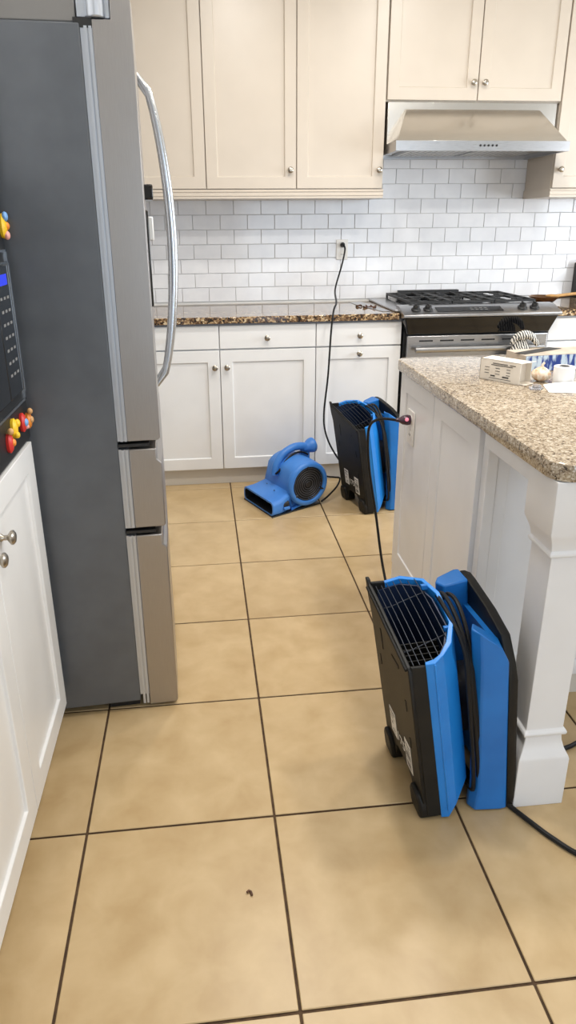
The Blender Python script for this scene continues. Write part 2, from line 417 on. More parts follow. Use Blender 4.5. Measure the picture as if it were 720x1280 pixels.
# three grates with frame and fingers
for k in range(3):
    x0 = 1.0 + k*.238; x1 = x0 + .233; y0, y1 = 2.845, 3.345; z0, z1 = .972, .984
    m = MB(); w = .011
    m.box(x0, x1, y0, y0+w, z0, z1); m.box(x0, x1, y1-w, y1, z0, z1); m.box(x0, x0+w, y0, y1, z0, z1); m.box(x1-w, x1, y0, y1, z0, z1)
    m.box(x0, x1, (y0+y1)/2-w/2, (y0+y1)/2+w/2, z0, z1)
    for cy in (y0+.125, y1-.125):
        m.box(x0, x0+.085, cy-.005, cy+.005, z0, z1); m.box(x1-.085, x1, cy-.005, cy+.005, z0, z1)
        for sx in (x0+.07, x1-.07): m.box(sx-.005, sx+.005, cy-.12, cy-.045, z0, z1); m.box(sx-.005, sx+.005, cy+.045, cy+.12, z0, z1)
    for xx in (x0, x1-w):
        for yy in (y0, y1-w): m.box(xx, xx+w, yy, yy+w, .952, z0)
    part('grate', m, M_iron, t, bevel=.002)
# sloping control panel
prof = [(2.845,.9475),(2.845,.968),(2.80,.966),(2.700,.936),(2.690,.930),(2.690,.918),(2.765,.905),(2.765,.9352),(2.845,.9352)]
cp = part('control_panel', MB().prism(prof, 'x', .925, 1.79), M_steel, t, bevel=.002)
sl = Vector((0, -.10, -.03)).normalized(); nn = Vector((0, -.03*1, .10)).normalized()
def onpanel(x, s, lift=0): return Vector((x, 2.80, .966)) + sl*s + nn*lift
m = MB(); c = [onpanel(1.115,.028), onpanel(1.475,.028), onpanel(1.475,.086), onpanel(1.115,.086)]
m.loft([[p + nn*.0003 for p in c], [p + nn*.002 for p in c]])
dp = part('display', m, M_glossblack, cp)
m = MB()
for k in range(4):
    for q in range(2):
        c0 = onpanel(1.30+k*.026, .045+q*.02, .0022); m.add([c0, c0+Vector((.016,0,0)), c0+Vector((.016,0,0))+sl*.006, c0+sl*.006], [(0,1,2,3)])
part('button_print', m, M_greyink, cp, smooth=0)
for x in (1.005, 1.070, 1.590, 1.658):
    o = onpanel(x, .055)
    m = MB().lathe([(0,.025),(.004,.026),(.007,.024),(.009,.019),(.024,.016),(.026,.013)], o, nn, 20)
    m.box(-.004, .004, -.019, .017, .009, .030); 
    # turn the grip bar into the panel's plane
    nb = MB().box(-.004, .004, -.018, .018, .008, .031)
    m.v = m.v[:-8]; m.f = m.f[:-6]; m.mi = m.mi[:-6]
    R4 = Matrix(((1,0,0,o.x),(0,-sl.y,nn.y,o.y),(0,-sl.z,nn.z,o.z),(0,0,0,1)))
    m.join(nb.xf(R4)); part('control_knob', m, M_black, t, bevel=.001)
# black apron below the panel, tapering inwards
m = MB()
m.add([(.935,2.705,.916),(1.780,2.705,.916),(1.75,2.735,.823),(.962,2.735,.823),(.935,2.77,.906),(1.780,2.77,.906),(1.75,2.768,.823),(.962,2.768,.823)],
      [(0,1,2,3),(7,6,5,4),(0,4,5,1),(1,5,6,2),(2,6,7,3),(3,7,4,0)])
part('front_apron', m, M_glossblack, t, bevel=.006, seg=3)
od = part('oven_door', MB().box(.965, 1.748, 2.738, 2.772, .19, .815), M_steel, t, bevel=.004)
part('oven_window', MB().box(1.06, 1.65, 2.7365, 2.7382, .36, .66), M_glossblack, od)
for k in range(6):
    x0 = 1.03 + k*.115
    part('vent_slot', MB().box(x0, x0+.075, 2.7368, 2.739, .784, .792), M_black, od)
m = MB().tube([(1.0,2.695,.748),(1.71,2.695,.748)], .013, 12, flat=1.2)
for x in (1.03, 1.68): m.box(x-.011, x+.011, 2.695, 2.738, .738, .758)
part('door_handle', m, M_steel, od)
part('storage_drawer', MB().box(.965, 1.748, 2.74, 2.772, .05, .18), M_steel, t, bevel=.004)

# knotted striped towel on the oven handle
M_towel = base('striped_towel', (1,1,1), .9)
nt = M_towel.node_tree; N = nt.nodes; L = nt.links
tc = N.new('ShaderNodeTexCoord'); wv = N.new('ShaderNodeTexWave'); wv.inputs['Scale'].default_value = 26; wv.inputs['Distortion'].default_value = 3.5; wv.inputs['Detail'].default_value = 2; wv.inputs['Detail Scale'].default_value = 2
mp = N.new('ShaderNodeMapping'); mp.inputs['Rotation'].default_value = (0, .35, 0); L.new(tc.outputs['Object'], mp.inputs[0]); L.new(mp.outputs[0], wv.inputs[0])
cr = N.new('ShaderNodeValToRGB'); cr.color_ramp.elements[0].position = .38; cr.color_ramp.elements[0].color = (.03,.03,.035,1); cr.color_ramp.elements[1].position = .52; cr.color_ramp.elements[1].color = (*srgb(232,228,220),1)
L.new(wv.outputs['Fac'], cr.inputs[0]); L.new(cr.outputs[0], N['Principled BSDF'].inputs['Base Color'])
t = thing('hand_towel', 'black and white striped towel knotted over the oven door handle', 'towel', (1.57, 2.66, .70))
cx, cy = 1.575, 2.662
m = MB(); secs = []
for k in range(9):
    f = k/8; z = .815 - .21*f; R_ = .018 + .072*f**.7
    secs.append([(cx-.018+.012*f + math.cos(2*PI*j/40)*R_*(1+.14*math.sin(2*PI*j/40*9)*min(1,f*2)), cy-.008 + math.sin(2*PI*j/40)*min(R_*.34,.026)*(1+.22*math.sin(2*PI*j/40*9+1)*min(1,f*2)), z) for j in range(40)])
m.loft(secs); part('hanging_folds', m, M_towel, t)
m = MB(); pts = spline([(cx-.07,cy-.012,.775),(cx-.05,cy-.022,.812),(cx-.005,cy-.028,.826),(cx+.04,cy-.022,.808),(cx+.075,cy-.012,.765)], 6)
m.tube(pts, [.010+.012*math.sin(PI*i/(len(pts)-1)) for i in range(len(pts))], 10); part('knot_loop', m, M_towel, t)
m = MB().sphere((cx-.022,cy-.026,.815), .028, .016, .020, 12, 8, jit=.05); part('knot', m, M_towel, t)

# ------------------------------------------------------------------ things on the back counter
t = thing('skillet', 'small metal skillet lying on the rear right of the range', 'pan', (1.90, 3.12, .9345))
m = MB().lathe([(0,.05),(.004,.058),(.030,.085),(.034,.088),(.034,.084),(.030,.080),(.006,.054),(.004,.01)], (1.90,3.13,.9355), (0,0,1), 28)
part('pan_body', m, M_copper, t)
m = MB().tube(spline([(1.97,3.10,.966),(2.05,3.07,.975),(2.15,3.04,.985)], 5), .009, 8); part('handle', m, M_black, t)
t = thing('wooden_spoon', 'wooden spoon resting across the small skillet', 'spoon', (2.0, 3.1, .97))
m = MB().tube(spline([(1.93,3.05,.976),(2.05,3.04,.989),(2.2,3.03,.9975),(2.35,3.02,1.006)], 5), .009, 10)
part('handle', m, M_wood, t)
m = MB().sphere((1.905,3.052,.978), .036, .026, .009, 14, 8); part('spoon_bowl', m, M_wood, t)
t = part('knife_block', MB().prism([(3.30,.9346),(3.39,.9346),(3.392,1.14),(3.33,1.16)], 'x', 2.205, 2.30), M_black, bevel=.004)
tag(t, 'black upright utensil holder at the right end of the back counter', 'holder')
# crumbs: charred scraps
M_scrap = noisy(base('brown_scrap', (1,1,1), .7), srgb(48,28,24), srgb(120,84,60), 60, 3)
for k, (x, y, r) in enumerate([(.775,3.08,.016),(.80,3.02,.013),(.825,3.06,.014),(.853,3.05,.012),(.838,2.99,.010)]):
    m = MB().tube([(x+math.cos(a)*r, y+math.sin(a)*r*1.1, .9395+.004*math.sin(a*2+k)) for a in [i*.7+k for i in range(7)]], .0042, 6)
    tag(part('food_scrap', m, M_scrap), ['largest curled brown scrap, farthest left on the back counter granite', 'brown scrap second from the left and closest to the counter edge of the left pair', 'middle brown scrap of the cluster on the back counter', 'brown scrap farthest right, nearest the range', 'smallest brown scrap, at the front right of the cluster'][k], 'scrap', 'brown scraps on the back counter')
# steel spatula blade lying by the range
t = part('steel_scraper', MB().prism([(.850,2.83),(.893,2.835),(.845,3.33),(.77,3.31),(.785,3.12)], 'z', .9352, .9372), M_steel); tag(t, 'flat grey steel plate lying on the counter against the range', 'metal plate')

# wall outlet with plug (blower's supply comes from here)
t = thing('wall_outlet', 'white duplex wall outlet in the tiled backsplash left of the hood', 'outlet', (.733, 3.398, 1.235))
part('cover_plate', MB().box(.698, .768, 3.3935, 3.399, 1.178, 1.292), M_plate, t, bevel=.002)
for z in (1.262, 1.208): 
    so = part('socket', MB().lathe([(0,.017),(.0015,.017)], (.733,3.3935,z), (0,-1,0), 18), M_plate, t)
    part('slot', MB().box(.7265,.7285,3.3913,3.3921,z-.004,z+.004).box(.7375,.7395,3.3913,3.3921,z-.003,z+.003), M_ink, so)

# ------------------------------------------------------------------ refrigerator (slightly turned)
FR = math.radians(3.5)
t = thing('refrigerator', 'tall stainless french door refrigerator with dark grey side', 'refrigerator', (-.352, .905, 0), FR)
# local: x out of the front, y along the front (0 = near side, .91 = far side)
part('body', MB().box(-.74, -.006, 0.0, .91, .03, 1.797), M_fside, t, local=True, bevel=.004)
for x in (-.68, -.08):
    for y in (.05, .82): part('foot', MB().lathe([(0,.02),(.03,.02)], (x, y+.02, 0), (0,0,1), 12), M_black, t, local=True)
part('toe_grille', MB().box(-.10, -.01, .02, .89, .004, .03), M_black, t, local=True)
for (z0, z1) in ((.05,.577),(.600,.827),(.850,1.80)):
    part('door_gasket', MB().box(-.006, .0205, .004, .906, z0, z1), M_gasket, t, local=True)
def door_prof(y0, y1, z0, z1, notch, bow, x0=.020, xf=.106, tall=False):
    """front panel bowed in plan; notch = finger recess under its top edge"""
    m = MB(); n = 10; secs = []
    for k in range(n+1):
        y = y0 + (y1-y0)*k/n; f = (y-.0)/.91
        e = bow*4*f*(1-f)
        edge = .0015 if (k == 0 or k == n) else 0
        X = xf + e - edge
        if notch: s = [(x0,z0),(X-.006,z0),(X,z0+.006),(X,z1-.042),(X-.012,z1-.030),(X-.012,z1),(x0,z1)]
        else: s = [(x0,z0),(X-.006,z0),(X,z0+.006),(X,z1-.03),(X-.002,z1-.02),(X-.008,z1),(x0,z1)]
        if tall:
            zz = z1 if k > 1 else 1.803
            s = [(x0,z0),(X-.006,z0),(X,z0+.006),(X,z1-.03),(X-.002,z1-.02),(X-.008,z1),(.062,z1),(.060,zz),(x0,zz)]
        secs.append([(a, y, c) for a, c in s])
    m.loft(secs); return m
BOW = .003
dl = part('door', door_prof(.0, .4535, .850, 1.87, False, .001, tall=True), M_fdoor, t, local=True, bevel=.003)
dr = part('door', door_prof(.4565, .91, .850, 1.87, False, .001, tall=True), M_fdoor, t, local=True, bevel=.003)
part('middle_drawer', door_prof(.0, .91, .600, .827, True, BOW), M_fdoor, t, local=True, bevel=.003)
part('bottom_drawer', door_prof(.0, .91, .012, .577, True, BOW), M_fdoor, t, local=True, bevel=.003)
for (z0, z1) in ((.02,.577),(.602,.827),(.850,1.79)):
    part('edge_trim', MB().box(.0015, .0085, -.001, .004, z0, z1).box(.012, .0185, -.001, .004, z0, z1), M_gasket, t, local=True)
for z in (.5885, .8385):
    part('hinge_bracket', MB().box(-.006, .075, .0, .05, z-.004, z+.004).lathe([(-.009,.006),(.009,.006)], (.05,.03,z), (0,0,1), 10), M_black, t, local=True)
for dd, yy in ((dl, .415), (dr, .495)):
    m = MB(); pts = []; n = 22
    for k in range(n+1):
        f = k/n; z = .905 + (1.775-.905)*f
        pts.append((.106 + .010 + .062*math.sin(PI*f)**.62 - (.012 if k in (0,n) else 0), yy, z))
    m.tube(pts, [.007 + .007*math.sin(PI*k/n)**.5 for k in range(n+1)], 12)
    part('handle', m, M_chrome, dd, local=True)
part('shaded_top_band', MB().box(-.70, -.014, .004, .90, 1.7975, 1.885), M_top_shade, t, local=True, bevel=.003)  # added block, stands in for a shaded surface above the fridge
# hinge cover on the top
part('hinge_cover', MB().box(-.012, .060, .008, .075, 1.806, 1.86).lathe([(0,.022),(.055,.022)], (.028,.012,1.806), (0,0,1), 16), M_gasket, t, local=True, bevel=.003)
part('hinge_block', MB().box(-.02, .02, .001, .06, 1.787, 1.806), M_black, t, local=True)
# water dispenser in the near door
dp = part('dispenser', MB().box(.100, .112, .13, .32, 1.18, 1.42), M_glossblack, dl, local=True, bevel=.003)
part('dispenser_head', MB().box(.100, .128, .15, .30, 1.445, 1.482), M_glossblack, dl, local=True, bevel=.004)
part('dispenser_lever', MB().box(.110, .124, .20, .25, 1.345, 1.405), M_white, dl, local=True, bevel=.003, label='white dispenser lever')
# papers and clips hung on the near door
# ------------------------------------------------------------------ cabinet over the fridge
t = thing('wall_cabinet', 'wall cabinet above the refrigerator, out of view over its top', 'cabinet', (-.9, 1.36, 1.95))
part('carcass', MB().box(-1.295, -.60, .98, 1.83, 1.95, 2.60), M_ucab, t)
F = frame((-.5995, 0, 0), (0,1,0), (1,0,0))
for (a, c) in ((.982,1.404),(1.406,1.828)): front('door', F, a, c, 1.955, 2.59, t, M_ucab, ((1.36 if a < 1 else 1.45), 2.01))

# ------------------------------------------------------------------ left tall unit with microwave
XL = -.582; XFACE = -.562
t = thing('base_cabinet', 'white shaker base cabinet at the left edge, under the black microwave', 'cabinet', (-.9, .3, 0))
part('carcass', MB().box(-1.295, XL, -.72, .850, .085, .883), M_cab, t)
part('toe_kick', MB().box(-1.295, XL-.05, -.72, .845, 0, .085), M_toe, t)
F = frame((XL+.0003, 0, 0), (0,1,0), (1,0,0))
front('door', F, .458, .846, .086, .879, t, M_cab, (.500,.775))
front('door', F, .067, .4555, .086, .879, t, M_cab, (.425,.760))
front('door', F, -.325, .0645, .086, .879, t, M_cab, (.02,.775))
front('door', F, -.716, -.3275, .086, .879, t, M_cab, (-.37,.775))
t = thing('microwave_oven', 'black built-in microwave in a black surround at the left edge', 'microwave', (-.9, .5, .884))
part('surround', MB().box(-.90, -.567, .10, .868, .8845, 1.47), M_black, t, bevel=.002)
part('trim_frame', MB().box(-.567, -.5625, .13, .8585, .984, .990).box(-.567, -.5625, .13, .8585, 1.330, 1.335).box(-.567, -.5625, .853, .8585, .984, 1.335), M_chrome, t)
dr_ = part('door', MB().box(-.567, -.555, .30, .70, 1.015, 1.305), M_glossblack, t, bevel=.003)
pn = part('control_panel', MB().box(-.567, -.556, .705, .822, 1.015, 1.305), M_glossblack, t, bevel=.003)
part('panel_edge', MB().box(-.5675, -.5535, .823, .830, 1.012, 1.308), M_chrome, t)
M_disp = base('blue_display', (.01,.02,.35), .3); b_ = M_disp.node_tree.nodes['Principled BSDF']; b_.inputs['Emission Color'].default_value = (.03,.06,1,1); b_.inputs['Emission Strength'].default_value = .9
part('display', MB().box(-.5562, -.5552, .735, .80, 1.262, 1.285), M_disp, pn)
for r_ in range(7):
    for c_ in range(3):
        y0 = .728 + c_*.028; z0 = 1.232 - r_*.028
        part('button', MB().box(-.5562, -.5554, y0, y0+.015, z0, z0+.006), M_greyink, pn, smooth=0)
t = thing('tall_cabinet', 'white tall cabinet above the black microwave at the left edge', 'cabinet', (-.9, .4, 1.47))
part('carcass', MB().box(-1.295, XL, -.72, .850, 1.472, 2.60), M_cab, t)
part('side_filler', MB().box(-1.295, XL, -.72, .098, .885, 1.4715), M_cab, t)
for (a, c) in ((.458,.846),(.067,.4555)): front('door', F, a, c, 1.478, 2.59, t, M_cab, (.5 if a > .2 else .41, 1.54))
# magnets
def mcol(n, c): return base(n, srgb(*c), .4)
RED, ORG, YEL, LBL, PNK, BRN = mcol('red_enamel',(206,50,44)), mcol('orange_enamel',(232,140,52)), mcol('yellow_enamel',(240,196,40)), mcol('light_blue_enamel',(120,170,226)), mcol('pink_enamel',(236,170,160)), mcol('tan_enamel',(206,158,104))
def magnet(y, z, r, body, spots, label):
    t = thing('fridge_magnet', label, 'magnet', (-.5665, y, z), group='novelty magnets on the black surround')
    xx = -.5668
    m = MB().lathe([(0,r*.94),(.006,r),(.011,r*.7),(.013,r*.2)], (0,0,0), (1,0,0), 16)
    m.xf(Matrix.Translation((xx, y, z)) @ Matrix.Diagonal((1,.72,1.15,1))); part('disc', m, body, t)
    for (dy, dz, rr, mt) in spots:
        m = MB().sphere((xx+.011, y+dy, z+dz), .007, rr, rr, 10, 6); part('bead', m, mt, t)
magnet(.795, .942, .021, RED, [(0,0,.010,LBL),(.004,-.012,.006,PNK)], 'red round magnet with a light blue centre below the microwave')
magnet(.850, .932, .018, ORG, [(-.002,.024,.008,BRN),(0,.002,.009,BRN)], 'orange bead-shaped magnet nearest the refrigerator')
magnet(.715, .950, .021, YEL, [(.008,.010,.010,YEL),(-.006,-.014,.008,YEL)], 'yellow lobed magnet under the microwave')
magnet(.665, .930, .020, RED, [(-.004,.028,.008,BRN),(.004,0,.009,ORG)], 'red and orange magnet closest to the photo edge')
magnet(.858, 1.385, .024, YEL, [(0,.020,.011,LBL),(0,-.020,.010,PNK),(.006,0,.009,ORG)], 'blue, yellow and pink magnet above the microwave')

# ------------------------------------------------------------------ island
t = thing('kitchen_island', 'white panelled kitchen island base with square turned corner posts', 'island', (1.1, 1.0, 0))
IX, IY0, IY1 = .602, .812, 1.598
part('carcass', MB().box(IX+.018, 1.66, IY0+.02, IY1, .085, .8735), M_isl, t)
part('plinth', MB().box(IX+.03, 1.65, IY0+.012, IY1-.03, 0, .085), M_toe, t)
# long side facing the walkway: two framed panels
F = frame((IX+.018, 0, 0), (0,-1,0), (-1,0,0))
def sidepanel(y0, y1):
    mb = shaker(y1-y0, .79, stile=.07, th=.016, rec=.005); mb.xf(F @ Matrix.Translation((-y1, .085, 0)))
    part('side_panel', mb, M_isl, t, bevel=.0012)
sidepanel(1.2215, IY1-.001); sidepanel(.845, 1.2185)
part('side_base_strip', MB().box(IX+.004, IX+.018, .85, IY1-.002, .0, .084), M_isl, t)
part('corner_post_strip', MB().box(IX+.016, IX+.046, IY0-.002, .845, .085, .8735), M_isl, t, bevel=.002)
# short side under the overhang
F2 = frame((0, IY0+.0195, 0), (1,0,0), (0,-1,0))
for (a, c) in ((IX+.048, 1.15), (1.152, 1.655)):
    mb = shaker(c-a, .745, stile=.05 if a > 1 else .032, rail=.03, th=.016, rec=.006); mb.xf(F2 @ Matrix.Translation((a, .13, 0)))
    part('end_panel', mb, M_isl, t, bevel=.0012)
part('base_moulding', MB().prism([(IY0+.019,.082),(IY0-.006,.082),(IY0-.006,.118),(IY0+.002,.130),(IY0+.019,.130)], 'x', IX+.02, 1.655), M_isl, t)
part('bracket', MB().box(.625, .668, .797, .811, .812, .8175), M_nickel, t, bevel=.001)
part('side_apron', MB().box(.606, .626, .541, .812, .826, .8735), M_isl, t, bevel=.001)
part('front_apron', MB().box(.728, 1.53, .43, .45, .826, .8735), M_isl, t, bevel=.001)
def post(cx, cy, parent):
    prof = [(0,.065),(.140,.065),(.148,.0625),(.165,.054),(.185,.048),(.203,.046),(.206,.053),(.212,.055),(.218,.053),(.222,.047),(.690,.047),(.693,.054),(.701,.054),(.706,.050),(.722,.053),(.738,.059),(.752,.065),(.8735,.065)]
    m = MB().loft([[(cx-h,cy-h,z),(cx+h,cy-h,z),(cx+h,cy+h,z),(cx-h,cy+h,z)] for z, h in prof])
    return part('corner_post', m, M_isl, parent, bevel=.0015)
post(.6625, .476, t); post(1.595, .476, t)
# granite top with rounded corners and eased edge
def rrect(x0, x1, y0, y1, r, n=6, ins=0):
    out = []
    for (cx, cy, a0) in ((x1-r, y1-r, 0), (x0+r, y1-r, PI/2), (x0+r, y0+r, PI), (x1-r, y0+r, 1.5*PI)):
        for k in range(n+1):
            a = a0 + PI/2*k/n; out.append((cx + (r-ins)*math.cos(a), cy + (r-ins)*math.sin(a)))
    return out
m = MB(); secs = []
for z, ins in ((.8742,.005),(.8760,.0015),(.880,0),(.908,0),(.9125,.0015),(.9145,.006)):
    secs.append([(x,y,z) for x,y in rrect(.586, 1.70, .402, 1.632, .05, 8, ins)])
m.loft(secs); tag(part('island_countertop', m, M_gran_i, smooth=40), 'thick beige speckled granite slab on the kitchen island', 'countertop')
# island outlet
t = thing('island_outlet', 'cream duplex outlet on the island side panel under the granite', 'outlet', (.606, 1.46, .70))
part('cover_plate', MB().box(.6035, .6085, 1.418, 1.490, .632, .756), M_plate, t, bevel=.002)
for z in (.722, .668):
    so = part('socket', MB().lathe([(0,.017),(.0015,.017)], (.6035,1.454,z), (-1,0,0), 18), M_plate, t)
    part('slot', MB().box(.6012,.6021,1.447,1.449,z-.004,z+.004).box(.6012,.6021,1.459,1.461,z-.003,z+.003), M_ink, so)

# ------------------------------------------------------------------ things on the island
ZT = .9148
def obox(name, label, cat, c, ang, L_, W_, H_, mat, grp=None):
    t = thing(name, label, cat, (c[0], c[1], ZT), ang)
    return t
ang = math.atan2(1.119-1.236, .829-.751)
t = thing('carton', 'small white printed carton lying on the island, end flap open', 'box', (.751, 1.236, ZT), ang)
Lc, Wc, Hc = .142, .062, .066
m = MB(); th = .002
m.box(0, Lc, 0, th, 0, Hc).box(0, Lc, Wc-th, Wc, 0, Hc).box(0, Lc, 0, Wc, 0, th).box(0, Lc, 0, Wc, Hc-th, Hc).box(0, th, 0, Wc, 0, Hc).box(Lc-.02, Lc-.018, th, Wc-th, th, Hc-th)
part('box_body', m, M_card, t, local=True)
m = MB().add([(Lc,.004,Hc-.001),(Lc,Wc-.004,Hc-.001),(Lc+.020,Wc-.01,Hc+.004),(Lc+.020,.01,Hc+.004),(Lc,.004,Hc),(Lc,Wc-.004,Hc),(Lc+.020,Wc-.01,Hc+.005),(Lc+.020,.01,Hc+.005)], [(3,2,1,0),(4,5,6,7),(0,1,5,4),(1,2,6,5),(2,3,7,6),(3,0,4,7)])
part('flap', m, M_card, t, local=True)
m = MB().add([(Lc,.004,.001),(Lc+.018,.008,.0006),(Lc+.018,Wc-.008,.0006),(Lc,Wc-.004,.001),(Lc,.004,.002),(Lc+.018,.008,.0016),(Lc+.018,Wc-.008,.0016),(Lc,Wc-.004,.002)], [(3,2,1,0),(4,5,6,7),(0,1,5,4),(1,2,6,5),(2,3,7,6),(3,0,4,7)])
part('flap', m, M_card, t, local=True)
m = MB()
def ln(x0, x1, z, h=.0022): m.box(x0, x1, -.0006, -.0001, z, z+h)
ln(.045,.098,.054); ln(.040,.115,.049); ln(.105,.125,.054)
for r_ in range(3):
    ln(.018,.034,.040-.009*r_,.0016); ln(.056,.072,.040-.009*r_,.0016); ln(.095,.108,.040-.009*r_,.0016)
ln(.040,.056,.014,.004); ln(.082,.104,.014,.004); ln(.035,.112,.008,.0014)
part('printing', m, M_ink, t, local=True, smooth=0)
# long box with blue printed side
ang2 = math.radians(6)
M_bluebox = noisy(base('blue_printed_side', (1,1,1), .3), srgb(40,70,150), srgb(206,226,244), 60, 3, .42, .56, stretch=(1,.3,.3))
t = thing('carton', 'long box with a blue and white printed side behind the small carton', 'box', (.93, 1.30, ZT), ang2)
m = MB().box(0, .27, 0, .12, 0, .055)
part('box_body', m, M_kraft, t, local=True, bevel=.001)
part('printed_side', MB().box(.002, .268, -.0008, -.0001, .002, .053), M_bluebox, t, local=True)
part('flap', MB().add([(.01,.02,.0555),(.19,.09,.0555),(.16,.12,.0565),(-.01,.05,.0565),(.01,.02,.0565),(.19,.09,.0565),(.16,.12,.0575),(-.01,.05,.0575)], [(3,2,1,0),(4,5,6,7),(0,1,5,4),(1,2,6,5),(2,3,7,6),(3,0,4,7)]), M_ink, t, local=True)
t = thing('tape_roll', 'white roll standing on the island in front of the blue box', 'roll', (.975, 1.128, ZT))
m = MB().lathe([(0,.030),(.001,.031),(.052,.031),(.053,.030),(.053,.016),(.050,.015),(.003,.015),(0,.016)], (0,0,0), (0,0,1), 32, caps=False)
m.lathe([(.0005,.016),(.004,.016)], (0,0,0), (0,0,1), 20)
part('outer_layers', m, M_tape, t, local=True)
part('core_tube', MB().lathe([(.003,.0148),(.0545,.0148),(.0545,.0125),(.003,.0125)], (0,0,0), (0,0,1), 24, caps=False), M_greyink, t, local=True, label='grey inner core')  # grey tube inside the roll
t = thing('garlic_bulb', 'brown and white papery bulb leaning by the white roll', 'bulb', (.922, 1.166, ZT))
m = MB(); secs = []
for k in range(9):
    f = k/8; R_ = .026*math.sin(PI*min(.97, .08+f*.9))**.8 + .003; 
    secs.append([((1+.09*math.cos(8*2*PI*j/24))*R_*math.cos(2*PI*j/24), (1+.09*math.cos(8*2*PI*j/24))*R_*math.sin(2*PI*j/24), .001+.044*f) for j in range(24)])
m.loft(secs); part('bulb', m, M_garlic, t, local=True); part('stem', MB().tube([(0,0,.043),(.003,.002,.052),(.008,.002,.058)], .004, 8), M_garlic, t, local=True)
m = MB(); n = 8; vs = []; fs = []
for i in range(n+1):
    for j in range(n+1):
        u, v = i/n, j/n
        vs.append((.875+.17*u+.03*v, 1.015-.10*u*(.5)+.10*v, ZT+.001+.012*(math.sin(u*3)*v*v)))
for i in range(n):
    for j in range(n): a = i*(n+1)+j; fs.append((a, a+1, a+n+2, a+n+1))
m.add(vs, fs)
m.add([v + Vector((0,0,-.0006)) for v in m.v], [tuple(reversed(f)) for f in fs])
tag(part('paper_sheet', m, M_paper), 'white slightly curled paper lying at the right end of the island', 'paper')
M_clear = base('clear_plastic', (.85,.86,.92), .08); M_clear.node_tree.nodes['Principled BSDF'].inputs['Transmission Weight'].default_value = .8
m = MB().prism([(.835,1.055),(.862,1.045),(.885,1.07),(.868,1.09),(.845,1.085)], 'z', ZT, ZT+.004); m.prism([(.85,1.06),(.875,1.065),(.87,1.085),(.853,1.08)], 'z', ZT+.004, ZT+.012)
tag(part('plastic_wrapper', m, M_clear, bevel=.001), 'clear crumpled plastic wrapper on the granite before the carton', 'wrapper')

